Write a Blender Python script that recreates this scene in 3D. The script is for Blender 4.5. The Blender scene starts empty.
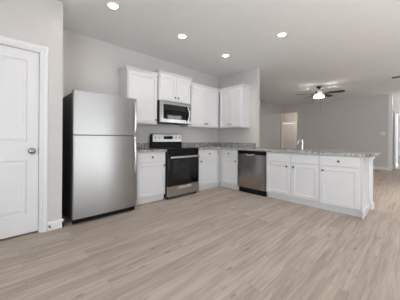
import bpy, bmesh, math, random
from mathutils import Vector, Matrix
random.seed(4)
SC = bpy.context.scene
COL = SC.collection
R = math.radians

# ------------------------------------------------------------------ camera
cam = bpy.data.cameras.new('camera')
cam.sensor_width = 36
cam.lens = 209.83 / 400 * 36
cam.shift_x = -0.0062
cam.shift_y = -0.0287
cam.clip_start = 0.02
camo = bpy.data.objects.new('camera', cam)
COL.objects.link(camo)
camo.location = (-4.275, -3.787, 1.1126)
camo.rotation_euler = (Matrix.Rotation(-R(44.33), 4, 'Z') @ Matrix.Rotation(R(90), 4, 'X') @ Matrix.Rotation(R(0.42), 4, 'Z')).to_euler()
SC.camera = camo

# ------------------------------------------------------------------ view, world, daylight
SC.view_settings.view_transform = 'Standard'
SC.view_settings.look = 'None'
SC.view_settings.exposure = 0.47
SC.view_settings.gamma = 1.0
world = bpy.data.worlds.new('world')
SC.world = world
world.use_nodes = True
bgn = world.node_tree.nodes['Background']
bgn.inputs[0].default_value = (0.86, 0.93, 1.0, 1)
bgn.inputs[1].default_value = 1.5


def area(name, loc, rot, sx, sy, power, color=(1, 1, 1), spread=180):
    l = bpy.data.lights.new(name, 'AREA')
    l.shape = 'RECTANGLE'
    l.size = sx
    l.size_y = sy
    l.energy = power
    l.color = color
    l.spread = R(spread)
    o = bpy.data.objects.new(name, l)
    COL.objects.link(o)
    o.location = loc
    o.rotation_euler = rot
    return o


DAY = (0.855, 0.925, 1.0)
# daylight through the windows of the south wall (behind the camera), facing +y
area('daylight_patio_door', (-1.9, -7.08, 1.25), (R(90), 0, 0), 2.9, 2.1, 10, DAY)
area('daylight_window_east', (3.25, -7.08, 2.0), (R(90), 0, 0), 1.0, 0.9, 13, DAY)
# daylight through the west window (left of the camera), facing +x
area('daylight_window_west', (-5.98, -4.6, 1.5), (R(90), 0, R(-90)), 2.4, 1.6, 58, DAY)

# afternoon sun from the south east, falling on the floor behind the camera and bouncing up
sun = bpy.data.lights.new('sun', 'SUN')
sun.energy = 44
sun.color = (0.87, 0.935, 1.0)
sun.angle = R(1.5)
suno = bpy.data.objects.new('sun', sun)
COL.objects.link(suno)
suno.rotation_euler = Vector((0.32, -0.70, 0.60)).to_track_quat('Z', 'Y').to_euler()

# ------------------------------------------------------------------ materials
def mat(name, color=(0.8, 0.8, 0.8), rough=0.5, metal=0.0, emit=None, estr=0.0, spec=None, noise=0.03, nscale=6.0, bump=0.0, bscale=80.0, coat=0.0):
    m = bpy.data.materials.new(name)
    m.use_nodes = True
    nt = m.node_tree
    b = nt.nodes['Principled BSDF']
    b.inputs['Base Color'].default_value = (*color, 1)
    b.inputs['Roughness'].default_value = rough
    b.inputs['Metallic'].default_value = metal
    if spec is not None:
        b.inputs['Specular IOR Level'].default_value = spec
    if coat:
        b.inputs['Coat Weight'].default_value = coat
        b.inputs['Coat Roughness'].default_value = 0.05
    if emit:
        b.inputs['Emission Color'].default_value = (*emit, 1)
        b.inputs['Emission Strength'].default_value = estr
    if noise:
        tc = nt.nodes.new('ShaderNodeTexCoord')
        n = nt.nodes.new('ShaderNodeTexNoise')
        n.inputs['Scale'].default_value = nscale
        n.inputs['Detail'].default_value = 4
        nt.links.new(tc.outputs['Object'], n.inputs['Vector'])
        r = nt.nodes.new('ShaderNodeValToRGB')
        r.color_ramp.elements[0].position = 0.3
        r.color_ramp.elements[1].position = 0.7
        r.color_ramp.elements[0].color = (*[c * (1 - noise) for c in color], 1)
        r.color_ramp.elements[1].color = (*[min(1, c * (1 + noise)) for c in color], 1)
        nt.links.new(n.outputs['Fac'], r.inputs['Fac'])
        nt.links.new(r.outputs['Color'], b.inputs['Base Color'])
        if bump:
            n2 = nt.nodes.new('ShaderNodeTexNoise')
            n2.inputs['Scale'].default_value = bscale
            nt.links.new(tc.outputs['Object'], n2.inputs['Vector'])
            bp = nt.nodes.new('ShaderNodeBump')
            bp.inputs['Strength'].default_value = bump
            bp.inputs['Distance'].default_value = 0.004
            nt.links.new(n2.outputs['Fac'], bp.inputs['Height'])
            nt.links.new(bp.outputs['Normal'], b.inputs['Normal'])
    return m


def steel(name, color=(0.62, 0.62, 0.61), rough=0.3, axis='x'):
    """brushed stainless: fine streaks stretched along one axis"""
    m = bpy.data.materials.new(name)
    m.use_nodes = True
    nt = m.node_tree
    b = nt.nodes['Principled BSDF']
    b.inputs['Metallic'].default_value = 1.0
    b.inputs['Roughness'].default_value = rough
    b.inputs['Anisotropic'].default_value = 0.75
    b.inputs['Anisotropic Rotation'].default_value = 0.25 if axis == 'z' else 0.0
    tc = nt.nodes.new('ShaderNodeTexCoord')
    mp = nt.nodes.new('ShaderNodeMapping')
    mp.inputs['Scale'].default_value = (2, 2, 260) if axis == 'x' else (200, 200, 1.2)
    nt.links.new(tc.outputs['Object'], mp.inputs['Vector'])
    n = nt.nodes.new('ShaderNodeTexNoise')
    n.inputs['Scale'].default_value = 1.0
    n.inputs['Detail'].default_value = 3
    nt.links.new(mp.outputs['Vector'], n.inputs['Vector'])
    r = nt.nodes.new('ShaderNodeValToRGB')
    r.color_ramp.elements[0].position = 0.25
    r.color_ramp.elements[1].position = 0.75
    r.color_ramp.elements[0].color = (*[c * 0.985 for c in color], 1)
    r.color_ramp.elements[1].color = (*[c * 1.015 for c in color], 1)
    nt.links.new(n.outputs['Fac'], r.inputs['Fac'])
    nt.links.new(r.outputs['Color'], b.inputs['Base Color'])
    mr = nt.nodes.new('ShaderNodeMapRange')
    mr.inputs['To Min'].default_value = rough * 0.97
    mr.inputs['To Max'].default_value = rough * 1.03
    nt.links.new(n.outputs['Fac'], mr.inputs['Value'])
    nt.links.new(mr.outputs['Result'], b.inputs['Roughness'])
    return m


def floor_material():
    m = bpy.data.materials.new('vinyl_planks')
    m.use_nodes = True
    nt = m.node_tree
    L = nt.links.new
    b = nt.nodes['Principled BSDF']
    tc = nt.nodes.new('ShaderNodeTexCoord')
    br = nt.nodes.new('ShaderNodeTexBrick')
    br.offset = 0.37
    br.offset_frequency = 2
    br.inputs['Scale'].default_value = 1.0
    br.inputs['Brick Width'].default_value = 1.22
    br.inputs['Row Height'].default_value = 0.15
    br.inputs['Mortar Size'].default_value = 0.0010
    br.inputs['Mortar Smooth'].default_value = 0.2
    br.inputs['Bias'].default_value = 0.0
    br.inputs['Color1'].default_value = (0, 0, 0, 1)
    br.inputs['Color2'].default_value = (1, 1, 1, 1)
    br.inputs['Mortar'].default_value = (0.5, 0.5, 0.5, 1)
    L(tc.outputs['Object'], br.inputs['Vector'])
    # per plank tint
    tint = nt.nodes.new('ShaderNodeValToRGB')
    cr = tint.color_ramp
    cr.elements[0].color = (0.405, 0.340, 0.293, 1)
    cr.elements[1].color = (0.475, 0.408, 0.356, 1)
    e = cr.elements.new(0.5)
    e.color = (0.440, 0.374, 0.325, 1)
    L(br.outputs['Color'], tint.inputs['Fac'])
    # shift the grain from plank to plank
    mul = nt.nodes.new('ShaderNodeVectorMath')
    mul.operation = 'MULTIPLY'
    mul.inputs[1].default_value = (17.0, 9.0, 5.0)
    L(br.outputs['Color'], mul.inputs[0])
    add = nt.nodes.new('ShaderNodeVectorMath')
    add.operation = 'ADD'
    L(tc.outputs['Object'], add.inputs[0])
    L(mul.outputs['Vector'], add.inputs[1])
    mp = nt.nodes.new('ShaderNodeMapping')
    mp.inputs['Scale'].default_value = (1.1, 17, 1)
    L(add.outputs['Vector'], mp.inputs['Vector'])
    g = nt.nodes.new('ShaderNodeTexNoise')
    g.inputs['Scale'].default_value = 1.6
    g.inputs['Detail'].default_value = 7
    g.inputs['Roughness'].default_value = 0.62
    g.inputs['Distortion'].default_value = 0.6
    L(mp.outputs['Vector'], g.inputs['Vector'])
    gr = nt.nodes.new('ShaderNodeValToRGB')
    gr.color_ramp.elements[0].position = 0.30
    gr.color_ramp.elements[1].position = 0.72
    gr.color_ramp.elements[0].color = (0.68, 0.655, 0.63, 1)
    gr.color_ramp.elements[1].color = (1.17, 1.17, 1.18, 1)
    L(g.outputs['Fac'], gr.inputs['Fac'])
    mx = nt.nodes.new('ShaderNodeMix')
    mx.data_type = 'RGBA'
    mx.blend_type = 'MULTIPLY'
    mx.inputs['Factor'].default_value = 1.0
    L(tint.outputs['Color'], mx.inputs['A'])
    L(gr.outputs['Color'], mx.inputs['B'])
    # knots: sparse dark ovals
    mpk = nt.nodes.new('ShaderNodeMapping')
    mpk.inputs['Scale'].default_value = (2.6, 8.0, 1)
    L(add.outputs['Vector'], mpk.inputs['Vector'])
    vo = nt.nodes.new('ShaderNodeTexVoronoi')
    vo.inputs['Scale'].default_value = 1.0
    vo.inputs['Randomness'].default_value = 1.0
    L(mpk.outputs['Vector'], vo.inputs['Vector'])
    kr = nt.nodes.new('ShaderNodeValToRGB')
    kr.color_ramp.elements[0].position = 0.02
    kr.color_ramp.elements[1].position = 0.13
    kr.color_ramp.elements[0].color = (0.60, 0.55, 0.51, 1)
    kr.color_ramp.elements[1].color = (1, 1, 1, 1)
    L(vo.outputs['Distance'], kr.inputs['Fac'])
    mk = nt.nodes.new('ShaderNodeMix')
    mk.data_type = 'RGBA'
    mk.blend_type = 'MULTIPLY'
    mk.inputs['Factor'].default_value = 1.0
    L(mx.outputs['Result'], mk.inputs['A'])
    L(kr.outputs['Color'], mk.inputs['B'])
    # seams
    ms = nt.nodes.new('ShaderNodeMix')
    ms.data_type = 'RGBA'
    L(br.outputs['Fac'], ms.inputs['Factor'])
    L(mk.outputs['Result'], ms.inputs['A'])
    ms.inputs['B'].default_value = (0.27, 0.225, 0.195, 1)
    L(ms.outputs['Result'], b.inputs['Base Color'])
    mr = nt.nodes.new('ShaderNodeMapRange')
    mr.inputs['To Min'].default_value = 0.42
    mr.inputs['To Max'].default_value = 0.58
    L(g.outputs['Fac'], mr.inputs['Value'])
    L(mr.outputs['Result'], b.inputs['Roughness'])
    b.inputs['Specular IOR Level'].default_value = 0.16
    bp = nt.nodes.new('ShaderNodeBump')
    bp.inputs['Strength'].default_value = 0.12
    bp.inputs['Distance'].default_value = 0.002
    L(g.outputs['Fac'], bp.inputs['Height'])
    L(bp.outputs['Normal'], b.inputs['Normal'])
    return m


def granite_material():
    m = bpy.data.materials.new('speckled_granite')
    m.use_nodes = True
    nt = m.node_tree
    L = nt.links.new
    b = nt.nodes['Principled BSDF']
    tc = nt.nodes.new('ShaderNodeTexCoord')
    n = nt.nodes.new('ShaderNodeTexNoise')
    n.inputs['Scale'].default_value = 34
    n.inputs['Detail'].default_value = 5
    n.inputs['Roughness'].default_value = 0.75
    L(tc.outputs['Object'], n.inputs['Vector'])
    r = nt.nodes.new('ShaderNodeValToRGB')
    c = r.color_ramp
    c.elements[0].position = 0.36
    c.elements[0].color = (0.09, 0.085, 0.08, 1)
    c.elements[1].position = 0.68
    c.elements[1].color = (0.72, 0.70, 0.67, 1)
    for p, v in ((0.44, (0.27, 0.255, 0.24, 1)), (0.52, (0.44, 0.425, 0.405, 1)), (0.6, (0.56, 0.54, 0.515, 1))):
        e = c.elements.new(p)
        e.color = v
    L(n.outputs['Fac'], r.inputs['Fac'])
    v = nt.nodes.new('ShaderNodeTexVoronoi')
    v.inputs['Scale'].default_value = 120
    L(tc.outputs['Object'], v.inputs['Vector'])
    vr = nt.nodes.new('ShaderNodeValToRGB')
    vr.color_ramp.elements[0].position = 0.0
    vr.color_ramp.elements[1].position = 1.0
    vr.color_ramp.elements[0].color = (0.55, 0.55, 0.55, 1)
    vr.color_ramp.elements[1].color = (1.3, 1.3, 1.3, 1)
    L(v.outputs['Color'], vr.inputs['Fac'])
    mx = nt.nodes.new('ShaderNodeMix')
    mx.data_type = 'RGBA'
    mx.blend_type = 'MULTIPLY'
    mx.inputs['Factor'].default_value = 1
    L(r.outputs['Color'], mx.inputs['A'])
    L(vr.outputs['Color'], mx.inputs['B'])
    L(mx.outputs['Result'], b.inputs['Base Color'])
    b.inputs['Roughness'].default_value = 0.16
    return m


M = dict(
    wall=mat('greige_wall_paint', (0.63, 0.61, 0.59), 0.85, noise=0.012, bump=0.15, bscale=120),
    ceil=mat('ceiling_paint', (0.86, 0.875, 0.862), 0.9, noise=0.012, bump=0.2, bscale=90),
    hall=mat('hall_wall_paint', (0.62, 0.59, 0.55), 0.85, noise=0.012),
    trim=mat('white_trim_paint', (0.82, 0.82, 0.82), 0.4, noise=0.01),
    door=mat('white_door_paint', (0.77, 0.77, 0.775), 0.42, noise=0.01),
    cab=mat('white_cabinet_paint', (0.70, 0.70, 0.705), 0.38, noise=0.01),
    steel=steel('brushed_stainless', (0.39, 0.39, 0.384), 0.30, 'z'),
    steelh=steel('brushed_stainless_horizontal', (0.50, 0.495, 0.485), 0.24, 'x'),
    steeld=steel('brushed_stainless_dishwasher', (0.42, 0.412, 0.40), 0.24, 'z'),
    handle=mat('satin_handle_metal', (0.74, 0.74, 0.73), 0.22, 1.0, noise=0.01),
    nickel=mat('brushed_nickel', (0.26, 0.25, 0.245), 0.26, 1.0, noise=0.02),
    chrome=mat('polished_chrome', (0.82, 0.83, 0.84), 0.08, 1.0, noise=0.01),
    black=mat('black_enamel', (0.005, 0.005, 0.0055), 0.25, noise=0.05, spec=0.2),
    glass=mat('black_glass', (0.005, 0.005, 0.0055), 0.04, noise=0.05, spec=0.42),
    darkside=mat('dark_grey_side_panel', (0.045, 0.043, 0.042), 0.45, noise=0.05),
    plastic=mat('black_plastic', (0.010, 0.010, 0.0105), 0.5, noise=0.05, spec=0.12),
    gasket=mat('grey_gasket', (0.12, 0.12, 0.12), 0.7, noise=0.05),
    plate=mat('white_plastic_plate', (0.80, 0.79, 0.77), 0.35, noise=0.01),
    walnut=mat('dark_walnut_blade', (0.030, 0.016, 0.010), 0.5, noise=0.3, nscale=14),
    bronze=mat('brushed_bronze_metal', (0.12, 0.11, 0.10), 0.35, 1.0, noise=0.05),
    bulb=mat('frosted_lit_shade', (0.95, 0.93, 0.9), 0.5, emit=(1.0, 0.95, 0.88), estr=6.0, noise=0),
    led=mat('lit_downlight_lens', (0.95, 0.95, 0.95), 0.5, emit=(1.0, 0.97, 0.93), estr=10.0, noise=0),
    display=mat('display_glass', (0.012, 0.012, 0.014), 0.1, noise=0.05, spec=0.4),
    ring=mat('burner_ring_print', (0.10, 0.10, 0.10), 0.2, noise=0.05),
    ventdark=mat('vent_shadow_gap', (0.05, 0.05, 0.05), 0.8, noise=0.05),
    steelin=mat('sink_steel', (0.55, 0.55, 0.55), 0.3, 1.0, noise=0.03),
)
def pane_material():
    m = bpy.data.materials.new('clear_window_glass')
    m.use_nodes = True
    nt = m.node_tree
    nt.nodes.remove(nt.nodes['Principled BSDF'])
    out = nt.nodes['Material Output']
    tr = nt.nodes.new('ShaderNodeBsdfTransparent')
    gl = nt.nodes.new('ShaderNodeBsdfGlossy')
    gl.inputs['Roughness'].default_value = 0.02
    mx = nt.nodes.new('ShaderNodeMixShader')
    mx.inputs[0].default_value = 0.06
    nt.links.new(tr.outputs[0], mx.inputs[1])
    nt.links.new(gl.outputs[0], mx.inputs[2])
    nt.links.new(mx.outputs[0], out.inputs['Surface'])
    return m


M['pane'] = pane_material()
M['floor'] = floor_material()
M['granite'] = granite_material()


# ------------------------------------------------------------------ mesh helpers (all coordinates local to the thing)
def bm_new():
    return bmesh.new()


def box(bm, x0, x1, y0, y1, z0, z1, bev=0.0, seg=2):
    t = bmesh.new()
    r = bmesh.ops.create_cube(t, size=1.0)
    for v in t.verts:
        v.co = Vector(((x0 + x1) / 2 + v.co.x * (x1 - x0), (y0 + y1) / 2 + v.co.y * (y1 - y0), (z0 + z1) / 2 + v.co.z * (z1 - z0)))
    if bev:
        bmesh.ops.bevel(t, geom=t.edges[:], offset=bev, segments=seg, profile=0.6, affect='EDGES', clamp_overlap=True)
    merge(bm, t)


def merge(bm, t):
    me = bpy.data.meshes.new('tmp')
    t.to_mesh(me)
    t.free()
    bm.from_mesh(me)
    bpy.data.meshes.remove(me)


def panel(bm, x0, x1, z0, z1, yb, prof):
    """closed slab facing -y: back rectangle at yb, then nested rings (inset, y)"""
    rings = [(0.0, yb)] + list(prof)
    vs = []
    for ins, y in rings:
        a, b_, c, d = x0 + ins, x1 - ins, z0 + ins, z1 - ins
        vs.append([bm.verts.new((a, y, c)), bm.verts.new((b_, y, c)), bm.verts.new((b_, y, d)), bm.verts.new((a, y, d))])
    bm.faces.new(vs[0][::-1])
    for i in range(len(vs) - 1):
        for k in range(4):
            bm.faces.new((vs[i][k], vs[i][(k + 1) % 4], vs[i + 1][(k + 1) % 4], vs[i + 1][k]))
    bm.faces.new(vs[-1])


def lathe(bm, prof, axis='z', c=(0, 0, 0), n=24, close=True):
    """prof: list of (radius, height) swept round an axis"""
    c = Vector(c)
    rings = []
    for r, h in prof:
        ring = []
        for k in range(n):
            a = 2 * math.pi * k / n
            u, v = r * math.cos(a), r * math.sin(a)
            p = {'z': (u, v, h), 'y': (u, h, v), 'x': (h, u, v)}[axis]
            ring.append(bm.verts.new(c + Vector(p)))
        rings.append(ring)
    for i in range(len(rings) - 1):
        for k in range(n):
            bm.faces.new((rings[i][k], rings[i][(k + 1) % n], rings[i + 1][(k + 1) % n], rings[i + 1][k]))
    if close:
        bm.faces.new(rings[0][::-1])
        bm.faces.new(rings[-1])


def tube(bm, pts, rad, n=10, flat=1.0):
    """round tube along points; rad number or list"""
    pts = [Vector(p) for p in pts]
    rads = rad if isinstance(rad, (list, tuple)) else [rad] * len(pts)
    rings = []
    prev = None
    for i, p in enumerate(pts):
        if i == 0:
            d = pts[1] - p
        elif i == len(pts) - 1:
            d = p - pts[i - 1]
        else:
            d = (pts[i + 1] - p).normalized() + (p - pts[i - 1]).normalized()
        d.normalize()
        if prev is None:
            a = Vector((0, 0, 1)) if abs(d.z) < 0.9 else Vector((1, 0, 0))
            u = d.cross(a).normalized()
        else:
            u = (prev - d * prev.dot(d)).normalized()
        prev = u
        w = d.cross(u)
        rings.append([bm.verts.new(p + (u * math.cos(2 * math.pi * k / n) + w * flat * math.sin(2 * math.pi * k / n)) * rads[i]) for k in range(n)])
    for i in range(len(rings) - 1):
        for k in range(n):
            bm.faces.new((rings[i][k], rings[i][(k + 1) % n], rings[i + 1][(k + 1) % n], rings[i + 1][k]))
    bm.faces.new(rings[0][::-1])
    bm.faces.new(rings[-1])


def prism(bm, poly, a0, a1, axis):
    """extrude a 2D polygon along an axis. axis 'x': poly=(y,z); 'y': poly=(x,z); 'z': poly=(x,y)"""
    def P(p, h):
        return {'x': (h, p[0], p[1]), 'y': (p[0], h, p[1]), 'z': (p[0], p[1], h)}[axis]
    A = [bm.verts.new(P(p, a0)) for p in poly]
    B = [bm.verts.new(P(p, a1)) for p in poly]
    n = len(poly)
    for k in range(n):
        bm.faces.new((A[k], A[(k + 1) % n], B[(k + 1) % n], B[k]))
    bm.faces.new(A[::-1])
    bm.faces.new(B)


def obj(name, bm, m, parent=None, smooth=False, bevel=0.0, label=None):
    bmesh.ops.recalc_face_normals(bm, faces=bm.faces[:])
    me = bpy.data.meshes.new(name)
    bm.to_mesh(me)
    bm.free()
    me.materials.append(M[m] if isinstance(m, str) else m)
    if smooth:
        for p in me.polygons:
            p.use_smooth = True
    o = bpy.data.objects.new(name, me)
    COL.objects.link(o)
    if parent:
        o.parent = parent
    if smooth:
        md = o.modifiers.new('split', 'EDGE_SPLIT')
        md.split_angle = R(35)
    if bevel:
        md = o.modifiers.new('bevel', 'BEVEL')
        md.width = bevel
        md.segments = 2
        md.limit_method = 'ANGLE'
        md.angle_limit = R(40)
    if label:
        o['label'] = label
    return o


def thing(name, label, cat, loc=(0, 0, 0), rotz=0.0, group=None):
    o = bpy.data.objects.new(name, None)
    COL.objects.link(o)
    o.empty_display_size = 0.1
    o.location = loc
    o.rotation_euler = (0, 0, rotz)
    o['label'] = label
    o['category'] = cat
    if group:
        o['group'] = group
    return o


def tag(o, label, cat, group=None):
    o['label'] = label
    o['category'] = cat
    if group:
        o['group'] = group
    return o


def struct(name, boxes, m, bevel=0.0):
    bm = bm_new()
    for b_ in boxes:
        box(bm, *b_)
    o = obj(name, bm, m, bevel=bevel)
    o['kind'] = 'structure'
    return o


H = 2.775
YP = -0.71        # pantry wall face
XF = 5.92         # far living room wall face
YL = 1.04         # living room left wall face
YS = -7.15        # south wall face (behind the camera)
XW = -6.05        # west wall face
T = 0.12

# ------------------------------------------------------------------ setting
struct('floor', [(XW - T, 9.2, YS - T, 3.0, -0.1, 0)], 'floor')
struct('ceiling', [(XW - T, 9.2, YS - T, 3.0, H, H + 0.1)], 'ceil')
# kitchen back wall
struct('wall_kitchen_back', [(-3.70 - T, 0.0, 0.0, T, 0, H)], 'wall')
# pantry wall: opening for the door between x = -4.70 and -3.92
DX0, DX1, DZ = -4.70, -3.915, 2.112
struct('wall_pantry', [(XW, DX0, YP, YP + T, 0, H), (DX1, -3.70, YP, YP + T, 0, H), (DX0, DX1, YP, YP + T, DZ, H),
                       (-3.70 - T, -3.70, YP + T, 0.0, 0, H)], 'wall')
struct('wall_pantry_inside', [(XW, -3.82, 0.3, 0.3 + T, 0, H)], 'wall')
# short wall the upper cabinets end on, living room left wall
struct('wall_kitchen_right', [(0.0, T, -1.19, YL, 0, H)], 'wall')
struct('wall_living_left', [(T, XF, YL, YL + T, 0, H)], 'wall')
# far wall with opening to the bedroom hall
OY0, OY1, OZ = 0.205, 1.0, 2.41
struct('wall_living_far', [(XF, XF + T, OY1, YL + T, 0, H), (XF, XF + T, -3.13, OY0, 0, H), (XF, XF + T, OY0, OY1, OZ, H),
                           (XF, XF + T, YS, -4.35, 0, H)], 'wall')
# hall behind the far wall opening
struct('wall_hall_back', [(8.2, 8.2 + T, -0.3, 1.22, 0, H), (8.2, 8.2 + T, 1.98, 2.6, 0, H), (8.2, 8.2 + T, 1.22, 1.98, 2.07, H)], 'hall')
struct('wall_hall_side', [(XF + T, 8.2, 2.5, 2.6, 0, H), (XF + T, 8.2, -0.4, -0.3, 0, H)], 'hall')
struct('wall_hall_front', [(XF + T, XF + T + 0.02, YL + T, 2.5, 0, H)], 'hall')
# entry hall on the right
struct('wall_entry_back', [(6.72, 6.72 + T, -3.235, -0.4, 0, H), (6.72, 6.72 + T, -4.15, -3.235, 2.12, H), (6.72, 6.72 + T, YS, -4.15, 0, H)], 'wall')
# south wall with patio door and window openings, west wall with window opening
struct('wall_south', [(XW, -3.45, YS - T, YS, 0, H), (-0.35, 2.7, YS - T, YS, 0, H), (3.8, XF, YS - T, YS, 0, H),
                      (-3.45, -0.35, YS - T, YS, 2.35, H), (2.7, 3.8, YS - T, YS, 0, 1.5), (2.7, 3.8, YS - T, YS, 2.52, H)], 'wall')
struct('wall_west', [(XW - T, XW, YS - T, -5.85, 0, H), (XW - T, XW, -3.35, 0.42, 0, H), (XW - T, XW, -5.85, -3.35, 0, 0.65), (XW - T, XW, -5.85, -3.35, 2.35, H)], 'wall')


def window(name, x0, x1, z0, z1, rot, loc, mull):
    """window in local xz facing +y, frame and panes"""
    bm = bm_new()
    f = 0.05
    for b_ in ((x0, x1, -0.06, 0, z0, z0 + f), (x0, x1, -0.06, 0, z1 - f, z1), (x0, x0 + f, -0.06, 0, z0 + f, z1 - f), (x1 - f, x1, -0.06, 0, z0 + f, z1 - f)):
        box(bm, *b_)
    for k in range(1, mull):
        xm = x0 + (x1 - x0) * k / mull
        box(bm, xm - 0.03, xm + 0.03, -0.06, 0, z0 + f, z1 - f)
    o = obj(name, bm, 'trim')
    o['kind'] = 'structure'
    o.location = loc
    o.rotation_euler = (0, 0, rot)
    bm = bm_new()
    for k in range(mull):
        a = x0 + (x1 - x0) * k / mull + (f if k == 0 else 0.03)
        c = x0 + (x1 - x0) * (k + 1) / mull - (f if k == mull - 1 else 0.03)
        box(bm, a, c, -0.035, -0.025, z0 + f, z1 - f)
    obj('window_glass', bm, 'pane', o)
    return o


window('window_1', -3.45, -0.35, 0.0, 2.35, 0, (0, YS - 0.03, 0), 2)
window('window_2', 2.7, 3.8, 1.5, 2.52, 0, (0, YS - 0.03, 0), 2)
window('window_3', -1.25, 1.25, 0.65, 2.35, R(-90), (XW - 0.03, -4.6, 0), 3)


# --- trims
def base_x(name, x0, x1, y, side, z=0.105):
    """baseboard along x on face y, side -1 = sticks out to -y"""
    bm = bm_new()
    s = side
    prism(bm, [(y, 0), (y + s * 0.017, 0), (y + s * 0.017, z - 0.03), (y + s * 0.011, z - 0.012), (y + s * 0.006, z), (y, z)], x0, x1, 'x')
    o = obj(name, bm, 'trim')
    o['kind'] = 'structure'
    return o


def base_y(name, y0, y1, x, side, z=0.105):
    bm = bm_new()
    s = side
    prism(bm, [(x, 0), (x + s * 0.017, 0), (x + s * 0.017, z - 0.03), (x + s * 0.011, z - 0.012), (x + s * 0.006, z), (x, z)], y0, y1, 'y')
    o = obj(name, bm, 'trim')
    o['kind'] = 'structure'
    return o


base_x('baseboard_pantry', -3.845, -3.683, YP, -1)
base_y('baseboard_pantry_return', YP - 0.017, -0.02, -3.70, 1)
base_x('baseboard_living_left', T, XF, YL, -1)
base_y('baseboard_living_far', -3.045, OY0, XF, -1)
struct('trim_6', [(XF - 0.018, XF - 0.0005, -3.135, -3.05, 0, H), (XF - 0.018, XF + T + 0.018, -3.15, -3.1355, 0, H)], 'trim')
base_y('baseboard_entry', -3.15, -0.4, 6.72, -1)
base_y('baseboard_living_south', YS, -4.35, XF, -1)


def casing(name, a0, a1, zt, face, axis, side, w=0.066, t=0.018, kindtrim=True):
    """U-shaped moulded door casing round an opening a0..a1 x 0..zt on a wall face"""
    bm = bm_new()
    # profile across the width: stepped moulding (distance from opening edge, projection)
    prof = [(0, 0), (0, 0.010), (0.010, 0.013), (0.016, 0.009), (0.021, 0.014), (0.044, 0.022), (w - 0.006, 0.024), (w, 0.018), (w, 0)]
    rails = []
    for d, p in prof:
        pts = [(a0 - d, 0), (a0 - d, zt + d), (a1 + d, zt + d), (a1 + d, 0)]
        r = []
        for a, z in pts:
            q = face + side * p
            r.append(bm.verts.new((a, q, z) if axis == 'x' else (q, a, z)))
        rails.append(r)
    for i in range(len(rails) - 1):
        for k in range(3):
            bm.faces.new((rails[i][k], rails[i][k + 1], rails[i + 1][k + 1], rails[i + 1][k]))
    for k in range(3):
        bm.faces.new((rails[-1][k], rails[-1][k + 1], rails[0][k + 1], rails[0][k]))
    bm.faces.new([r[0] for r in rails])
    bm.faces.new([r[3] for r in rails][::-1])
    o = obj(name, bm, 'trim')
    o['kind'] = 'structure'
    return o


casing('trim_1', DX0, DX1, DZ, YP, 'x', -1)
struct('trim_2', [(DX0, DX0 + 0.012, YP, YP + T, 0, DZ), (DX1 - 0.012, DX1, YP, YP + T, 0, DZ), (DX0 + 0.012, DX1 - 0.012, YP, YP + T, DZ - 0.012, DZ)], 'trim')
casing('trim_3', 1.22, 1.98, 2.07, 8.2, 'y', -1)
casing('trim_4', -4.15, -3.235, 2.12, 6.72, 'y', -1)


def panel_door(name, w, h, loc, rotz, mname='door', t=0.036, split=(0.24, 0.85, 1.052, 1.985), stile=0.105, hinge='l', knob=True):
    """two-panel moulded door in local xz, front face -y at y=0"""
    z0 = 0.022
    bm = bm_new()
    y0, yr, yp = 0.0, 0.010, 0.003
    # slab behind plus face frame with two moulded recesses
    box(bm, 0, w, 0.011, t, z0, h)
    # stiles and rails as one plate
    box(bm, 0, stile, 0, 0.011, z0, h)
    box(bm, w - stile, w, 0, 0.011, z0, h)
    zs = [z0, split[0], split[1], split[2], split[3], h]
    for a, b_ in ((zs[0], zs[1]), (zs[2], zs[3]), (zs[4], zs[5])):
        box(bm, stile, w - stile, 0, 0.011, a, b_)
    for a, b_ in ((split[0], split[1]), (split[2], split[3])):
        # sloped moulding ring down to the recess and up to a raised field
        x0, x1 = stile, w - stile
        rings = [(0.0, 0.0), (0.009, 0.0105), (0.020, 0.0107), (0.046, 0.002)]
        vs = []
        for ins, y in rings:
            vs.append([bm.verts.new(p) for p in ((x0 + ins, y, a + ins), (x1 - ins, y, a + ins), (x1 - ins, y, b_ - ins), (x0 + ins, y, b_ - ins))])
        for i in range(3):
            for k in range(4):
                bm.faces.new((vs[i][k], vs[i][(k + 1) % 4], vs[i + 1][(k + 1) % 4], vs[i + 1][k]))
        bm.faces.new(vs[-1])
    d = obj(name, bm, mname)
    d['kind'] = 'structure'
    d.location = loc
    d.rotation_euler = (0, 0, rotz)
    if knob:
        kx = w - 0.062 if hinge == 'l' else 0.062
        bm = bm_new()
        lathe(bm, [(0.034, 0), (0.034, -0.006), (0.028, -0.010), (0.013, -0.013), (0.012, -0.030), (0.020, -0.036),
                   (0.031, -0.046), (0.033, -0.056), (0.029, -0.067), (0.014, -0.073), (0.001, -0.074)], 'y', (kx, 0, 0.955), 24)
        obj('door_knob', bm, 'nickel', d, smooth=True, label='round brushed nickel knob')
    return d


d1 = panel_door('door_1', 0.755, 2.096, (DX0 + 0.0145, YP + 0.02, 0), 0)
bm = bm_new()
box(bm, 0.752, 0.7555, -0.002, 0.030, 0.915, 0.995)
obj('latch_plate', bm, 'nickel', d1)
d2 = panel_door('door_2', 0.736, 2.05, (8.24, 1.968, 0), R(-90), hinge='r', knob=False)
d3 = panel_door('door_3', 0.88, 2.10, (6.76, -3.25, 0), R(-90), hinge='l')


# ------------------------------------------------------------------ cabinets
def knob(parent, x, y, z, name='knob'):
    bm = bm_new()
    lathe(bm, [(0.007, 0), (0.0065, -0.010), (0.010, -0.014), (0.0170, -0.018), (0.0185, -0.023), (0.016, -0.028), (0.001, -0.030)], 'y', (x, y, z), 16)
    return obj(name, bm, 'nickel', parent, smooth=True)


DP = [(0.0, -0.0185), (0.002, -0.020), (0.052, -0.020), (0.0545, -0.0185), (0.060, -0.0115), (0.063, -0.011)]   # recessed panel door with inner bead
FP = [(0.0, -0.016), (0.004, -0.020), (0.010, -0.020)]                                           # flat drawer front


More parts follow.
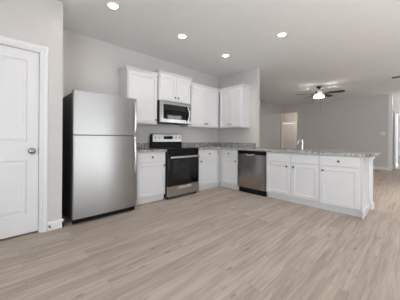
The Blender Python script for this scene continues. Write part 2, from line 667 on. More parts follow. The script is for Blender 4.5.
def door(root, x0, x1, z0, z1, y, kn=None, t=0.0):
    bm = bm_new()
    panel(bm, x0, x1, z0, z1, y, [(i, y + d) for i, d in DP])
    d = obj('door', bm, 'cab', root)
    if kn:
        knob(d, kn[0], y - 0.020, kn[1])
    return d


def drawer(root, x0, x1, z0, z1, y, kn=None, name='drawer'):
    bm = bm_new()
    panel(bm, x0, x1, z0, z1, y, [(i, y + d) for i, d in FP])
    d = obj(name, bm, 'cab', root)
    if kn:
        knob(d, kn[0], y - 0.020, kn[1])
    return d


ZC = 0.876      # cabinet top
BD = 0.59       # carcass front (doors bring it to .61)
TOE = 0.10


def base_carcass(root, x0, x1, fx0, fx1, depth=BD, rails=(0.70,), stile_mid=None):
    """hollow carcass, local frame: front at y=-depth; face frame from fx0 to fx1"""
    bm = bm_new()
    e = 0.016
    for b_ in ((x0, x0 + e, -depth + 0.018, -0.004, TOE, ZC), (x1 - e, x1, -depth + 0.018, -0.004, TOE, ZC),
               (x0 + e, x1 - e, -depth + 0.018, -0.004, TOE, TOE + e), (x0 + e, x1 - e, -0.012, -0.004, TOE + e, ZC)):
        box(bm, *b_)
    # face frame
    fy0, fy1 = -depth, -depth + 0.018
    s = 0.036
    box(bm, fx0, fx0 + s, fy0, fy1, TOE, ZC)
    box(bm, fx1 - s, fx1, fy0, fy1, TOE, ZC)
    box(bm, fx0 + s, fx1 - s, fy0, fy1, TOE, TOE + 0.03)
    box(bm, fx0 + s, fx1 - s, fy0, fy1, ZC - 0.03, ZC)
    for r in rails:
        box(bm, fx0 + s, fx1 - s, fy0, fy1, r - 0.016, r + 0.016)
    if stile_mid:
        box(bm, stile_mid - s / 2, stile_mid + s / 2, fy0, fy1, TOE + 0.03, ZC - 0.03)
    obj('carcass', bm, 'cab', root)


def toe(root, x0, x1, y=-0.550, x_extra=None):
    bm = bm_new()
    box(bm, x0, x1, y, y + 0.016, 0, TOE - 0.001)
    obj('toe_kick', bm, 'cab', root)


ZD0, ZD1, ZR0, ZR1 = 0.118, 0.690, 0.708, 0.862
# base cabinet between refrigerator and range
WG = -0.002
r = thing('base_cabinet', 'narrow white base cabinet between the refrigerator and the range, one drawer over one door', 'cabinet', (-2.665, WG, 0))
base_carcass(r, 0, 0.572, 0, 0.572)
toe(r, 0, 0.572)
door(r, 0.014, 0.558, ZD0, ZD1, -BD, (0.525, 0.63))
drawer(r, 0.014, 0.558, ZR0, ZR1, -BD, (0.286, 0.785))
# base cabinet right of the range, runs into the corner
r = thing('base_cabinet', 'white base cabinet between the range and the inside corner, drawer over single door', 'cabinet', (-1.318, WG, 0))
base_carcass(r, 0, 1.316, 0, 0.72)
toe(r, 0, 0.762)
door(r, 0.014, 0.640, ZD0, ZD1, -BD, (0.095, 0.63))
drawer(r, 0.014, 0.640, ZR0, ZR1, -BD, (0.345, 0.785))
# base cabinets facing -x : local x = world -y
RZ = R(-90)
r = thing('base_cabinet', 'white base cabinet between the inside corner and the dishwasher, drawer over single door', 'cabinet', (-WG * -1, -0.60, 0), RZ)
base_carcass(r, -0.006, 0.522, -0.006, 0.522)
toe(r, -0.03, 0.522)
door(r, 0.055, 0.510, ZD0, ZD1, -BD, (0.464, 0.63))
drawer(r, 0.055, 0.510, ZR0, ZR1, -BD, (0.284, 0.785))

r = thing('sink_base_cabinet', 'wide white sink base cabinet right of the dishwasher with two doors under false drawer fronts', 'cabinet', (-0.002, -1.772, 0), RZ)
base_carcass(r, 0, 0.930, 0, 0.930, stile_mid=0.4775)
toe(r, 0, 0.930)
door(r, 0.014, 0.465, ZD0, ZD1, -BD, (0.405, 0.63))
door(r, 0.490, 0.916, ZD0, ZD1, -BD, (0.525, 0.63))
drawer(r, 0.014, 0.465, ZR0, ZR1, -BD, name='false_drawer_front')
drawer(r, 0.490, 0.916, ZR0, ZR1, -BD, name='false_drawer_front')

r = thing('base_cabinet', 'white base cabinet at the open end of the peninsula with a wide drawer and door', 'cabinet', (-0.002, -2.704, 0), RZ)
base_carcass(r, 0, 0.535, 0, 0.535)
toe(r, 0, 0.535)
door(r, 0.012, 0.512, ZD0, ZD1, -BD, (0.048, 0.63))
drawer(r, 0.012, 0.512, ZR0, ZR1, -BD, (0.262, 0.785))
bm = bm_new()
# finished end panel with corner stile and notch at the toe kick
box(bm, 0.5355, 0.545, -BD - 0.006, -0.02, 0.0, ZC - 0.001, 0.001)
box(bm, 0.545, 0.549, -BD - 0.006, -BD + 0.05, 0.0, ZC - 0.001)
obj('end_panel', bm, 'cab', r)
bm = bm_new()
prism(bm, [(0.5455, 0), (0.560, 0), (0.560, 0.075), (0.552, 0.092), (0.5455, 0.095)], -BD - 0.022, -0.02, 'y')
obj('base_moulding', bm, 'cab', r)

# half wall behind the peninsula cabinets, with trimmed end
struct('wall_peninsula', [(0.0, T, -3.285, -1.19, 0, ZC)], 'trim')
bm = bm_new()
for (o_, z0, z1) in ((0.016, 0.0, 0.085), (0.009, 0.085, 0.105), (0.010, 0.795, 0.815), (0.020, 0.815, 0.845), (0.030, 0.845, 0.872)):
    box(bm, -0.004 - o_ * 0.5, T + o_, -3.285 - o_, -3.2652 if z0 > 0.5 else -3.27, z0, z1)
o = obj('trim_5', bm, 'trim')
o['kind'] = 'structure'
base_y('baseboard_peninsula', -3.285, -1.19, T, 1)

# worktops
bm = bm_new()
box(bm, -2.672, -2.090, -0.638, -0.0, ZC, 0.914, 0.004)
o = obj('countertop', bm, 'granite')
tag(o, 'short grey speckled granite worktop between refrigerator and range', 'countertop')
bm = bm_new()
box(bm, -2.672, -2.090, -0.02, -0.0005, 0.9145, 1.016, 0.002)
bs = obj('backsplash', bm, 'granite', o)

SX0, SX1, SY0, SY1 = -0.52, -0.13, -2.60, -1.88     # sink cutout
bm = bm_new()
XO = 0.20
xs_ = [-1.320, -0.638, SX0, SX1, -0.0015, XO]
ys_ = [-3.365, SY0, SY1, -1.1925, -0.638, -0.0015]


def filled(i, k):
    if not (0 <= i < 5 and 0 <= k < 5):
        return False
    if i == 0:
        return k == 4            # leg of the L along the back wall
    if i == 4:
        return k <= 2            # overhang behind the peninsula only
    return not (i == 2 and k == 1)   # sink cutout


vt = {}


def vv(i, k, z):
    if (i, k, z) not in vt:
        vt[(i, k, z)] = bm.verts.new((xs_[i], ys_[k], z))
    return vt[(i, k, z)]


for i in range(5):
    for k in range(5):
        if filled(i, k):
            for z in (ZC, 0.914):
                bm.faces.new((vv(i, k, z), vv(i + 1, k, z), vv(i + 1, k + 1, z), vv(i, k + 1, z)))
            for (di, dk, a, b_) in ((-1, 0, (i, k), (i, k + 1)), (1, 0, (i + 1, k), (i + 1, k + 1)), (0, -1, (i, k), (i + 1, k)), (0, 1, (i, k + 1), (i + 1, k + 1))):
                if not filled(i + di, k + dk):
                    bm.faces.new((vv(*a, ZC), vv(*b_, ZC), vv(*b_, 0.914), vv(*a, 0.914)))
o = obj('countertop', bm, 'granite')
tag(o, 'L shaped grey speckled granite worktop running round the corner and over the peninsula', 'countertop')
bm = bm_new()
box(bm, -1.320, -0.0005, -0.02, -0.0005, 0.9145, 1.016, 0.002)
box(bm, -0.02, -0.0005, -1.188, -0.0205, 0.9145, 1.016, 0.002)
obj('backsplash', bm, 'granite', o)

# sink
r = thing('kitchen_sink', 'stainless undermount sink let into the peninsula worktop in front of the faucet', 'sink', (SX0, SY0, 0.70))
bm = bm_new()
w_, l_ = SX1 - SX0, SY1 - SY0
for b_ in ((-0.006, w_ + 0.006, -0.006, l_ + 0.006, 0, 0.004), (-0.006, 0, -0.006, l_ + 0.006, 0.004, 0.1745), (w_, w_ + 0.006, -0.006, l_ + 0.006, 0.004, 0.1745),
           (0, w_, -0.006, 0, 0.004, 0.1745), (0, w_, l_, l_ + 0.006, 0.004, 0.1745)):
    box(bm, *b_)
obj('basin', bm, 'steelin', r)
bm = bm_new()
lathe(bm, [(0.045, 0.0041), (0.045, 0.007), (0.03, 0.006), (0.001, 0.005)], 'z', (w_ / 2, l_ / 2, 0), 20)
obj('drain', bm, 'chrome', r, smooth=True)

# faucet
r = thing('kitchen_faucet', 'low chrome single lever faucet standing on the peninsula worktop', 'faucet', (-0.02, -2.22, 0.9145))
bm = bm_new()
lathe(bm, [(0.030, 0.0), (0.030, 0.006), (0.022, 0.012), (0.020, 0.08), (0.021, 0.13), (0.019, 0.150), (0.010, 0.158), (0.001, 0.16)], 'z', (0, 0, 0), 24)
obj('body', bm, 'chrome', r, smooth=True)
bm = bm_new()
tube(bm, [(-0.012, 0, 0.10), (-0.05, 0, 0.125), (-0.10, 0, 0.148), (-0.16, 0, 0.158), (-0.205, 0, 0.150), (-0.225, 0, 0.128), (-0.228, 0, 0.105)],
     [0.014, 0.014, 0.0135, 0.013, 0.013, 0.014, 0.014], 14)
obj('spout', bm, 'chrome', r, smooth=True)
bm = bm_new()
tube(bm, [(0.0, 0, 0.155), (-0.002, 0.0, 0.185), (0.004, -0.005, 0.205), (-0.04, -0.015, 0.235), (-0.075, -0.02, 0.25)], [0.010, 0.010, 0.009, 0.006, 0.005], 12)
obj('lever', bm, 'chrome', r, smooth=True)


# ------------------------------------------------------------------ upper cabinets
def crown(root, pts, z, out=0.045, hgt=0.062):
    """crown moulding swept along a polyline of outer corner points (local xy); pts wound so outside is to the right"""
    prof = [(-0.004, 0.0), (0.004, 0.0), (0.010, 0.008), (0.016, 0.022), (0.034, 0.044), (out, 0.048), (out, hgt), (-0.004, hgt)]
    bm = bm_new()
    P = [Vector(p) for p in pts]
    n = len(P)
    rows = []
    for i, p in enumerate(P):
        if i == 0:
            d = (P[1] - P[0]).normalized()
            nrm = Vector((d.y, -d.x))
            k = 1
        elif i == n - 1:
            d = (P[-1] - P[-2]).normalized()
            nrm = Vector((d.y, -d.x))
            k = 1
        else:
            d1_ = (P[i] - P[i - 1]).normalized()
            d2_ = (P[i + 1] - P[i]).normalized()
            n1, n2 = Vector((d1_.y, -d1_.x)), Vector((d2_.y, -d2_.x))
            nrm = (n1 + n2).normalized()
            k = 1 / max(0.3, nrm.dot(n1))
        rows.append([bm.verts.new((p.x + nrm.x * a * k, p.y + nrm.y * a * k, z + h)) for a, h in prof])
    m_ = len(prof)
    for i in range(n - 1):
        for k in range(m_):
            bm.faces.new((rows[i][k], rows[i][(k + 1) % m_], rows[i + 1][(k + 1) % m_], rows[i + 1][k]))
    bm.faces.new(rows[0])
    bm.faces.new(rows[-1][::-1])
    return obj('crown_moulding', bm, 'cab', root)


def upper_carcass(root, x0, x1, depth, z0, z1, extra=None):
    bm = bm_new()
    e = 0.016
    y1 = -0.001
    # sides, top, bottom (recessed), back, face frame
    box(bm, x0, x0 + e, -depth, y1, z0, z1)
    box(bm, x1 - e, x1, -depth, y1, z0, z1)
    box(bm, x0 + e, x1 - e, -depth + 0.018, y1, z0 + 0.018, z0 + 0.030)
    box(bm, x0 + e, x1 - e, -depth + 0.018, y1, z1 - e, z1)
    box(bm, x0 + e, x1 - e, -0.01, y1, z0 + 0.030, z1 - e)
    box(bm, x0 + e, x0 + 0.038, -depth, -depth + 0.018, z0, z1)
    box(bm, x1 - 0.038, x1 - e, -depth, -depth + 0.018, z0, z1)
    box(bm, x0 + 0.038, x1 - 0.038, -depth, -depth + 0.018, z0, z0 + 0.038)
    box(bm, x0 + 0.038, x1 - 0.038, -depth, -depth + 0.018, z1 - 0.038, z1)
    obj('carcass', bm, 'cab', root)


UZ0, UZ1 = 1.372, 2.29
UD = 0.312
r = thing('wall_cabinet', 'tall single door white wall cabinet above the worktop beside the refrigerator', 'cabinet', (-2.695, 0, 0))
upper_carcass(r, 0, 0.597, UD, UZ0, UZ1)
door(r, 0.014, 0.583, UZ0 + 0.012, UZ1 - 0.012, -UD, (0.550, 1.455))
crown(r, [(0, -0.001), (0, -UD), (0.597, -UD)], UZ1 - 0.004)

r = thing('wall_cabinet', 'short white two door wall cabinet above the microwave, set higher and further forward', 'cabinet', (-2.094, 0, 0))
MD = 0.375
MZ0, MZ1 = 1.845, 2.345
upper_carcass(r, 0, 0.774, MD, MZ0, MZ1)
door(r, 0.014, 0.383, MZ0 + 0.012, MZ1 - 0.012, -MD, (0.352, MZ0 + 0.075))
door(r, 0.391, 0.760, MZ0 + 0.012, MZ1 - 0.012, -MD, (0.424, MZ0 + 0.075))
crown(r, [(0, -0.001), (0, -MD), (0.774, -MD), (0.774, -0.001)], MZ1 - 0.004)

r = thing('wall_cabinet', 'white two door wall cabinet between the microwave and the kitchen corner', 'cabinet', (-1.318, 0, 0))
upper_carcass(r, 0, 1.004, UD, UZ0, UZ1)
door(r, 0.060, 0.520, UZ0 + 0.012, UZ1 - 0.012, -UD, (0.485, 1.455))
door(r, 0.528, 0.955, UZ0 + 0.012, UZ1 - 0.012, -UD, (0.563, 1.455))
crown(r, [(0.0, -UD), (0.9, -UD), (1.0, -UD)], UZ1 - 0.004)

r = thing('wall_cabinet', 'white two door wall cabinet on the short right hand wall, above the dishwasher side', 'cabinet', (-0.0, -0.002, 0), RZ)
bm = bm_new()
upper_carcass(r, 0, 1.005, UD, UZ0, UZ1)
door(r, 0.350, 0.665, UZ0 + 0.012, UZ1 - 0.012, -UD, (0.632, 1.455))
door(r, 0.673, 0.992, UZ0 + 0.012, UZ1 - 0.012, -UD, (0.706, 1.455))
bm.free()
crown(r, [(0.334, -UD), (1.005, -UD), (1.005, -0.001)], UZ1 - 0.004)

# ------------------------------------------------------------------ refrigerator
FX0, FX1 = -3.600, -2.742
FW = FX1 - FX0
r = thing('refrigerator', 'tall stainless top freezer refrigerator with dark grey sides at the left end of the kitchen', 'refrigerator', (FX0, -0.05, 0))
bm = bm_new()
box(bm, 0.012, FW - 0.012, -0.640, 0.0, 0.035, 1.700, 0.006)
obj('cabinet_body', bm, 'darkside', r, label='dark grey textured cabinet body')
bm = bm_new()
box(bm, 0.020, FW - 0.020, -0.652, -0.640, 0.06, 1.690)
obj('door_gasket', bm, 'gasket', r)


def fridge_door(z0, z1, name):
    bm = bm_new()
    # slightly bowed front with rolled vertical edges
    n = 16
    yb, yf = -0.653, -0.722
    pts = [(0.0, yb), (0.0, yf + 0.018)]
    pts += [(0.018 - 0.018 * math.cos(a), yf + 0.018 - 0.018 * math.sin(a)) for a in [k * math.pi / 12 for k in range(1, 7)]]
    for k in range(1, n):
        t_ = k / n
        pts.append((0.018 + (FW - 0.036) * t_, yf - 0.010 * math.sin(math.pi * t_)))
    pts += [(FW - 0.018 + 0.018 * math.cos(a), yf + 0.018 - 0.018 * math.sin(a)) for a in [k * math.pi / 12 for k in range(6, 0, -1)]]
    pts += [(FW, yf + 0.018), (FW, yb)]
    prism(bm, pts, z0, z1, 'z')
    return obj(name, bm, 'steel', r, smooth=True)


fd = fridge_door(1.152, 1.712, 'freezer_door')
rd = fridge_door(0.075, 1.140, 'refrigerator_door')


def bow_handle(parent, x, y, z0, z1, name='handle'):
    bm = bm_new()
    n = 14
    pts = []
    for k in range(n + 1):
        t_ = k / n
        pts.append((x, y - 0.012 - 0.040 * math.sin(math.pi * t_) ** 0.6, z0 + (z1 - z0) * t_))
    tube(bm, pts, [0.017 + 0.003 * abs(2 * k / n - 1) for k in range(n + 1)], 12, 1.0)
    tube(bm, [(x, y + 0.008, z0 + 0.008), (x, y - 0.02, z0 + 0.008)], 0.014, 10)
    tube(bm, [(x, y + 0.008, z1 - 0.008), (x, y - 0.02, z1 - 0.008)], 0.014, 10)
    return obj(name, bm, 'handle', parent, smooth=True)


bow_handle(fd, FW - 0.045, -0.722, 1.168, 1.66)
bow_handle(rd, FW - 0.045, -0.722, 0.60, 1.125)
bm = bm_new()
box(bm, 0.01, FW - 0.01, -0.690, -0.640, 0.012, 0.068, 0.004)
for k in range(22):
    x = 0.05 + k * (FW - 0.1) / 21
    box(bm, x - 0.011, x + 0.011, -0.694, -0.690, 0.022, 0.058)
obj('base_grille', bm, 'plastic', r, label='black slotted base grille')
for x in (0.05, FW - 0.05):
    bm = bm_new()
    lathe(bm, [(0.022, 0), (0.022, 0.012), (0.012, 0.014), (0.012, 0.036)], 'z', (x, -0.61, 0), 14)
    obj('levelling_foot', bm, 'plastic', r, smooth=True)
for x in (0.045,):
    bm = bm_new()
    box(bm, x - 0.035, x + 0.03, -0.70, -0.60, 1.7125, 1.724, 0.004)
    box(bm, x - 0.025, x + 0.02, -0.645, -0.60, 1.699, 1.7125)
    obj('hinge_cover', bm, 'gasket', r)

# ------------------------------------------------------------------ range
RX0, RW = -2.088, 0.764
r = thing('kitchen_range', 'freestanding stainless and black electric range with smooth black cooktop', 'stove', (RX0, -0.02, 0))
bm = bm_new()
box(bm, 0.002, RW - 0.002, -0.615, 0.0, 0.045, 0.905, 0.003)
obj('body', bm, 'black', r)
bm = bm_new()
box(bm, 0.0, RW, -0.632, -0.002, 0.9055, 0.926, 0.006)
ct = obj('cooktop', bm, 'glass', r, label='smooth black glass cooktop')
for (x, y, ra) in ((0.19, -0.46, 0.105), (0.57, -0.46, 0.08), (0.19, -0.20, 0.08), (0.57, -0.20, 0.105)):
    bm = bm_new()
    lathe(bm, [(ra, 0.9261), (ra, 0.9266), (ra - 0.004, 0.9266), (ra - 0.004, 0.9261)], 'z', (x, y, 0), 40, close=False)
    obj('burner_ring', bm, 'ring', ct)
# backguard: stainless with rounded shoulders on a black base
bm = bm_new()
box(bm, 0.0, RW, -0.085, -0.003, 0.9265, 1.035, 0.004)
bgk = obj('backguard_base', bm, 'black', r)
bm = bm_new()
z0, z1 = 1.036, 1.205
rr = 0.045
pts = [(0.0, z0), (RW, z0)]
pts += [(RW - rr + rr * math.cos(a), z1 - rr + rr * math.sin(a)) for a in [k * math.pi / 12 for k in range(0, 7)]]
pts += [(rr + rr * math.cos(a), z1 - rr + rr * math.sin(a)) for a in [k * math.pi / 12 for k in range(6, 13)]]
prism(bm, pts, -0.070, -0.004, 'y')
bx = obj('backguard_housing', bm, 'black', r, bevel=0.006)
bm = bm_new()
rr = 0.038
a0, a1, z0, z1 = 0.018, RW - 0.014, 1.040, 1.197
pts = [(a0, z0), (a1, z0)]
pts += [(a1 - rr + rr * math.cos(a), z1 - rr + rr * math.sin(a)) for a in [k * math.pi / 12 for k in range(0, 7)]]
pts += [(a0 + rr + rr * math.cos(a), z1 - rr + rr * math.sin(a)) for a in [k * math.pi / 12 for k in range(6, 13)]]
# leaning panel: sheared forward at the bottom
prism(bm, pts, -0.092, -0.0705, 'y')
for v in bm.verts:
    if v.co.y < -0.08:
        v.co.y -= (1.197 - v.co.z) * 0.10
bp_ = obj('control_panel', bm, 'steelh', r, bevel=0.003)
bm = bm_new()
box(bm, 0.275, 0.500, -0.1055, -0.092, 1.092, 1.158, 0.003)
obj('display', bm, 'display', bp_, label='black clock display')
for x in (0.085, 0.175, 0.595, 0.685):
    bm = bm_new()
    lathe(bm, [(0.019, -0.098), (0.019, -0.104), (0.014, -0.108), (0.013, -0.118), (0.001, -0.119)], 'y', (x, 0, 1.125), 20)
    obj('knob', bm, 'steelh', bp_, smooth=True)
# front band, oven door, handle, drawer
bm = bm_new()
box(bm, 0.002, RW - 0.002, -0.640, -0.616, 0.800, 0.905, 0.004)
obj('front_band', bm, 'black', r)
bm = bm_new()
box(bm, 0.004, RW - 0.004, -0.650, -0.616, 0.245, 0.796, 0.005)
od = obj('oven_door', bm, 'glass', r, label='black glass oven door')
bm = bm_new()
panel(bm, 0.10, RW - 0.10, 0.335, 0.695, -0.650, [(0.0, -0.652), (0.006, -0.6515)])
obj('window', bm, 'display', od)
bm = bm_new()
box(bm, 0.030, RW - 0.030, -0.706, -0.688, 0.748, 0.782, 0.006)
box(bm, 0.040, 0.065, -0.690, -0.648, 0.752, 0.778, 0.003)
box(bm, RW - 0.065, RW - 0.040, -0.690, -0.648, 0.752, 0.778, 0.003)
obj('handle', bm, 'handle', od)
bm = bm_new()
# storage drawer with a scooped pull along its upper edge
yb = -0.616
n = 24
front = -0.652
rows = [(0.048, front), (0.170, front), (0.195, front), (0.215, front), (0.236, front)]
grid = []
for z, y in rows:
    row = []
    for k in range(n + 1):
        t_ = k / n
        x = 0.004 + (RW - 0.008) * t_
        d = 0.0
        if 0.27 < t_ < 0.73:
            s_ = math.sin(math.pi * (t_ - 0.27) / 0.46)
            d = {0.195: 0.010, 0.215: 0.016}.get(z, 0) * min(1, s_ * 2)
        row.append(bm.verts.new((x, y + d, z)))
    grid.append(row)
for i in range(len(grid) - 1):
    for k in range(n):
        bm.faces.new((grid[i][k], grid[i][k + 1], grid[i + 1][k + 1], grid[i + 1][k]))
bk = [bm.verts.new((0.004, yb, 0.048)), bm.verts.new((RW - 0.004, yb, 0.048)), bm.verts.new((RW - 0.004, yb, 0.236)), bm.verts.new((0.004, yb, 0.236))]
bm.faces.new(bk)
bm.faces.new([bk[0], bk[1]] + grid[0][::-1])
bm.faces.new([bk[3], bk[2]] + grid[-1][::-1])
bm.faces.new([bk[0]] + [g[0] for g in grid] + [bk[3]])
bm.faces.new([bk[1]] + [g[-1] for g in grid] + [bk[2]])
obj('storage_drawer', bm, 'steelh', r, label='stainless storage drawer')
for x in (0.04, RW - 0.04):
    for y in (-0.58, -0.05):
        bm = bm_new()
        lathe(bm, [(0.020, 0), (0.020, 0.012), (0.010, 0.015), (0.010, 0.046)], 'z', (x, y, 0), 14)
        obj('levelling_foot', bm, 'plastic', r, smooth=True)

# ------------------------------------------------------------------ over-the-range microwave
MW = 0.764
r = thing('microwave', 'stainless over the range microwave with black glass window, hung under the short wall cabinet', 'microwave', (-2.089, -0.003, 1.413))
MH = 0.425
bm = bm_new()
box(bm, 0.0, MW, -0.375, 0.0, 0.006, MH, 0.003)
obj('body', bm, 'black', r)
bm = bm_new()
box(bm, 0.01, MW - 0.01, -0.37, -0.01, 0.0, 0.0055)
obj('underside_vent', bm, 'plastic', r)
bm = bm_new()
# stainless door and frame, opening for the glass
x0, x1, z0, z1 = 0.002, MW - 0.002, 0.008, MH - 0.002
gx0, gx1, gz0, gz1 = 0.065, 0.590, 0.075, 0.335
yb, yf = -0.3755, -0.412
for b_ in ((x0, gx0, yf, yb, z0, z1), (gx0, 0.745, yf, yb, z0, gz0), (gx0, 0.745, yf, yb, gz1 + 0.022, z1), (0.745, x1, yf, yb, z0, z1)):
    box(bm, *b_)
bmesh.ops.remove_doubles(bm, verts=bm.verts[:], dist=0.0004)
fr = obj('door_frame', bm, 'steelh', r)
bm = bm_new()
box(bm, gx0 + 0.0005, 0.7445, -0.406, -0.376, gz0 + 0.0005, gz1 + 0.0215, 0.002)
obj('door_glass', bm, 'glass', r, label='black glass door and control strip')
bm = bm_new()
n = 12
pts = [(0.650 + 0.032 * math.sin(math.pi * k / n), -0.412 - 0.012 - 0.030 * math.sin(math.pi * k / n) ** 0.6, 0.040 + 0.325 * k / n) for k in range(n + 1)]
tube(bm, pts, 0.015, 12)
tube(bm, [(0.655, -0.405, 0.045), (0.655, -0.43, 0.045)], 0.011, 10)
tube(bm, [(0.655, -0.405, 0.360), (0.655, -0.43, 0.360)], 0.011, 10)
obj('handle', bm, 'handle', fr, smooth=True)
bm = bm_new()
for i in range(5):
    for k in range(2):
        box(bm, 0.694 + k * 0.022, 0.710 + k * 0.022, -0.4075, -0.4062, 0.115 + i * 0.026, 0.130 + i * 0.026)
obj('keypad', bm, 'ring', r)
bm = bm_new()
box(bm, 0.692, 0.736, -0.4078, -0.4062, 0.285, 0.318)
obj('display', bm, 'display', r)
bm = bm_new()
for k in range(26):
    x = 0.03 + k * 0.0275
    box(bm, x, x + 0.018, -0.4128, -0.4122, MH - 0.020, MH - 0.012)
obj('top_vent', bm, 'black', fr)

# ------------------------------------------------------------------ dishwasher (faces -x)
DW = 0.640
r = thing('dishwasher', 'stainless dishwasher with black control strip built in between white cabinets', 'dishwasher', (-0.03, -1.127, 0), RZ)
bm = bm_new()
box(bm, 0.006, DW - 0.006, -0.545, 0.0, 0.09, 0.868)
obj('tub', bm, 'plastic', r)
bm = bm_new()
prism(bm, [(-0.546, 0.112), (-0.592, 0.112), (-0.596, 0.118), (-0.598, 0.45), (-0.596, 0.795), (-0.590, 0.800), (-0.546, 0.800)], 0.004, DW - 0.004, 'x')
pd = obj('door_panel', bm, 'steeld', r, smooth=True)
bm = bm_new()
box(bm, 0.004, DW - 0.004, -0.596, -0.546, 0.8015, 0.870, 0.004)
obj('control_strip', bm, 'black', r, label='black control strip')
bm = bm_new()
pts = [(0.20 + 0.21 * k / 12, -0.600 - 0.016 * math.sin(math.pi * k / 12), 0.806 - 0.022 * math.sin(math.pi * k / 12)) for k in range(13)]
tube(bm, pts, [0.008 + 0.010 * math.sin(math.pi * k / 12) for k in range(13)], 12)
obj('pocket_handle', bm, 'handle', r, smooth=True)
bm = bm_new()
box(bm, 0.004, DW - 0.004, -0.548, -0.535, 0.001, 0.108)
obj('toe_panel', bm, 'plastic', r, label='black toe panel')

# ------------------------------------------------------------------ plates, detector, vent
def outlet(name, label, cat, loc, rotz, w, h, n, kind):
    r = thing(name, label, cat, loc, rotz)
    bm = bm_new()
    panel(bm, -w / 2, w / 2, -h / 2, h / 2, -0.0005, [(0.0, -0.004), (0.003, -0.006)])
    p = obj('face_plate', bm, 'plate', r)
    for k in range(n):
        cx = (k - (n - 1) / 2) * 0.046
        bm = bm_new()
        if kind == 'switch':
            panel(bm, cx - 0.016, cx + 0.016, -0.033, 0.033, -0.0062, [(0.0, -0.008), (0.002, -0.0095)])
            obj('rocker', bm, 'plate', p)
        else:
            for s in (-1, 1):
                lathe(bm, [(0.016, -0.0062), (0.016, -0.008), (0.001, -0.0082)], 'y', (cx, 0, s * 0.020), 20)
                box(bm, cx - 0.008, cx - 0.006, -0.0086, -0.0080, s * 0.020 - 0.004, s * 0.020 + 0.005)
                box(bm, cx + 0.006, cx + 0.008, -0.0086, -0.0080, s * 0.020 - 0.004, s * 0.020 + 0.005)
            obj('socket', bm, 'plate', p)
    return r


outlet('light_switch', 'white double switch plate on the far grey living room wall', 'switch', (XF, -2.895, 1.35), R(-90), 0.125, 0.12, 2, 'switch')

r = thing('smoke_detector', 'small round white smoke detector on the ceiling near the bedroom hall opening', 'detector', (5.42, 0.72, H))
bm = bm_new()
lathe(bm, [(0.068, -0.0005), (0.068, -0.018), (0.060, -0.030), (0.040, -0.038), (0.001, -0.040)], 'z', (0, 0, 0), 28)
o = obj('housing', bm, 'plate', r, smooth=True)

r = thing('ceiling_vent', 'white ceiling air vent with dark slot near the right edge', 'vent', (3.245, -3.47, H))
bm = bm_new()
for b_ in ((-0.10, 0.10, -0.18, -0.165, -0.012, -0.0005), (-0.10, 0.10, 0.165, 0.18, -0.012, -0.0005), (-0.10, -0.080, -0.165, 0.165, -0.012, -0.0005), (0.080, 0.10, -0.165, 0.165, -0.012, -0.0005)):
    box(bm, *b_)
obj('frame', bm, 'trim', r)
bm = bm_new()
box(bm, -0.079, 0.079, -0.164, 0.164, -0.003, -0.0005)
obj('backing', bm, 'ventdark', r)
bm = bm_new()
for k in range(9):
    x = -0.066 + k * 0.0165
    prism(bm, [(x - 0.007, -0.011), (x + 0.007, -0.005), (x + 0.007, -0.0035), (x - 0.007, -0.0095)], -0.163, 0.163, 'y')
obj('slats', bm, 'ventdark', r)

# door stop on the baseboard by the pantry door
r = thing('door_stop', 'small grey door stop screwed to the baseboard beside the white pantry door', 'door stop', (-3.828, YP - 0.018, 0.055))
bm = bm_new()
lathe(bm, [(0.011, 0), (0.011, -0.004), (0.005, -0.006), (0.0045, -0.050)], 'y', (0, 0, 0), 14)
s_ = obj('stem', bm, 'nickel', r, smooth=True)
bm = bm_new()
lathe(bm, [(0.009, -0.0505), (0.010, -0.055), (0.008, -0.064), (0.001, -0.065)], 'y', (0, 0, 0), 14)
obj('rubber_tip', bm, 'gasket', r, smooth=True)


# ------------------------------------------------------------------ recessed downlights
def downlight(x, y, label, energy=3, spread=165):
    r = thing('recessed_light', label, 'ceiling light', (x, y, H), 0, None)
    bm = bm_new()
    lathe(bm, [(0.082, -0.0005), (0.082, -0.004), (0.075, -0.007), (0.060, -0.007), (0.056, -0.0005)], 'z', (0, 0, 0), 32, close=False)
    obj('trim_ring', bm, 'trim', r, smooth=True)
    bm = bm_new()
    lathe(bm, [(0.0555, -0.0008), (0.0555, -0.004), (0.001, -0.006)], 'z', (0, 0, 0), 32)
    obj('lens', bm, 'led', r, smooth=True)
    l = bpy.data.lights.new('downlight_lamp', 'AREA')
    l.shape = 'DISK'
    l.size = 0.10
    l.energy = energy
    l.color = (1.0, 0.955, 0.90)
    l.spread = R(spread)
    o = bpy.data.objects.new('downlight_lamp', l)
    COL.objects.link(o)
    o.location = (0, 0, -0.012)
    o.parent = r


downlight(-3.244, -1.105, 'lit recessed ceiling light above the refrigerator, nearest the camera')
downlight(-2.133, -1.105, 'lit recessed ceiling light in front of the microwave cabinet, middle of the row')
downlight(-1.02, -1.105, 'lit recessed ceiling light nearest the kitchen corner cabinets')
downlight(-1.047, -2.275, 'lit recessed ceiling light above the peninsula, apart from the row of three')

downlight(1.15, -4.15, 'added out-of-view downlight brightening the floor beyond the end of the peninsula, right of the picture', 16, 110)  # extra unseen downlight, added to throw a bright patch on the floor

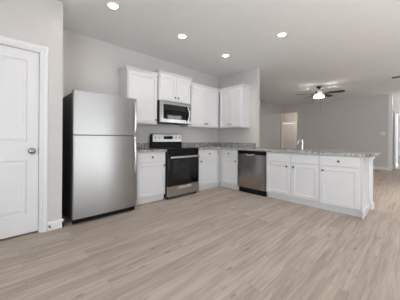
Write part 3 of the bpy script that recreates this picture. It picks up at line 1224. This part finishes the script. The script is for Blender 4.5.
# ------------------------------------------------------------------ ceiling fan
FC = (2.95, -1.62)
r = thing('ceiling_fan', 'dark bladed ceiling fan with a lit cluster of white glass shades in the living room', 'fan', (FC[0], FC[1], H))
bm = bm_new()
lathe(bm, [(0.072, -0.0005), (0.072, -0.015), (0.060, -0.045), (0.030, -0.065), (0.018, -0.070)], 'z', (0, 0, 0), 28)
obj('canopy', bm, 'bronze', r, smooth=True)
bm = bm_new()
lathe(bm, [(0.013, -0.068), (0.013, -0.150)], 'z', (0, 0, 0), 16)
obj('downrod', bm, 'bronze', r, smooth=True)
bm = bm_new()
lathe(bm, [(0.020, -0.145), (0.050, -0.152), (0.105, -0.170), (0.120, -0.195), (0.115, -0.225), (0.080, -0.243), (0.060, -0.252), (0.060, -0.275), (0.001, -0.276)], 'z', (0, 0, 0), 32)
obj('motor_housing', bm, 'bronze', r, smooth=True)
A0 = -88.0
for k in range(5):
    a = R(A0 + 72 * k)
    ux, uy = Vector((math.cos(a), math.sin(a), 0)), Vector((-math.sin(a), math.cos(a), 0))
    bm = bm_new()
    # tapered blade outline with rounded tip, pitched
    out = [(0.17, -0.045), (0.25, -0.058), (0.60, -0.068), (0.665, -0.060), (0.685, -0.030), (0.685, 0.030), (0.665, 0.060), (0.60, 0.068), (0.25, 0.058), (0.17, 0.045)]
    top, bot = [], []
    for (u, v) in out:
        p = ux * u + uy * v
        zz = -0.236 + v * math.tan(R(-13))
        top.append(bm.verts.new((p.x, p.y, zz + 0.004)))
        bot.append(bm.verts.new((p.x, p.y, zz - 0.004)))
    bm.faces.new(top)
    bm.faces.new(bot[::-1])
    for i in range(len(out)):
        j = (i + 1) % len(out)
        bm.faces.new((bot[i], bot[j], top[j], top[i]))
    bl = obj('blade', bm, 'walnut', r)
    bm = bm_new()
    p0, p1 = ux * 0.10, ux * 0.26
    tube(bm, [(p0.x, p0.y, -0.222), (p1.x, p1.y, -0.2275)], [0.016, 0.022], 8, 0.3)
    obj('blade_arm', bm, 'bronze', bl)
for k in range(4):
    a = R(20 + 90 * k)
    cx, cy = 0.088 * math.cos(a), 0.088 * math.sin(a)
    bm = bm_new()
    tube(bm, [(0.04 * math.cos(a), 0.04 * math.sin(a), -0.268), (0.07 * math.cos(a), 0.07 * math.sin(a), -0.285), (cx, cy, -0.280)], 0.009, 8)
    arm = obj('light_arm', bm, 'bronze', r, smooth=True)
    bm = bm_new()
    lathe(bm, [(0.026, -0.268), (0.040, -0.280), (0.052, -0.305), (0.060, -0.338), (0.062, -0.352), (0.048, -0.358), (0.001, -0.361)], 'z', (cx, cy, 0), 24)
    obj('glass_shade', bm, 'bulb', arm, smooth=True)
bm = bm_new()
tube(bm, [(0.03, -0.03, -0.27), (0.031, -0.032, -0.50), (0.030, -0.031, -0.74)], 0.0022, 6)
tube(bm, [(0.030, -0.031, -0.74), (0.030, -0.031, -0.775)], [0.006, 0.007], 8)
obj('pull_chain', bm, 'nickel', r)
l = bpy.data.lights.new('fan_lamp', 'POINT')
l.energy = 19
l.color = (1.0, 0.93, 0.84)
l.shadow_soft_size = 0.035
o = bpy.data.objects.new('fan_lamp', l)
COL.objects.link(o)
o.location = (0, 0, -0.335)
o.parent = r

# lamps standing in the two halls (their ceiling fixtures are out of sight)
def hall_light(x, y, e, col, label):
    r = thing('flush_ceiling_light', label, 'ceiling light', (x, y, H))
    bm = bm_new()
    lathe(bm, [(0.15, -0.0005), (0.15, -0.02), (0.14, -0.022), (0.13, -0.02)], 'z', (0, 0, 0), 32)
    obj('base_ring', bm, 'nickel', r, smooth=True)
    bm = bm_new()
    lathe(bm, [(0.128, -0.0205), (0.125, -0.045), (0.09, -0.075), (0.04, -0.088), (0.001, -0.09)], 'z', (0, 0, 0), 32)
    obj('glass_dome', bm, 'bulb', r, smooth=True)
    l = bpy.data.lights.new('hall_lamp', 'POINT')
    l.energy = e
    l.color = col
    l.shadow_soft_size = 0.08
    o = bpy.data.objects.new('hall_lamp', l)
    COL.objects.link(o)
    o.location = (0, 0, -0.2)
    o.parent = r


hall_light(7.1, 0.6, 20, (1.0, 0.91, 0.80), 'round lit flush ceiling light in the bedroom hall beyond the far opening')
hall_light(6.35, -4.3, 28, (1.0, 0.96, 0.92), 'round lit flush ceiling light in the entry hall beyond the right edge')
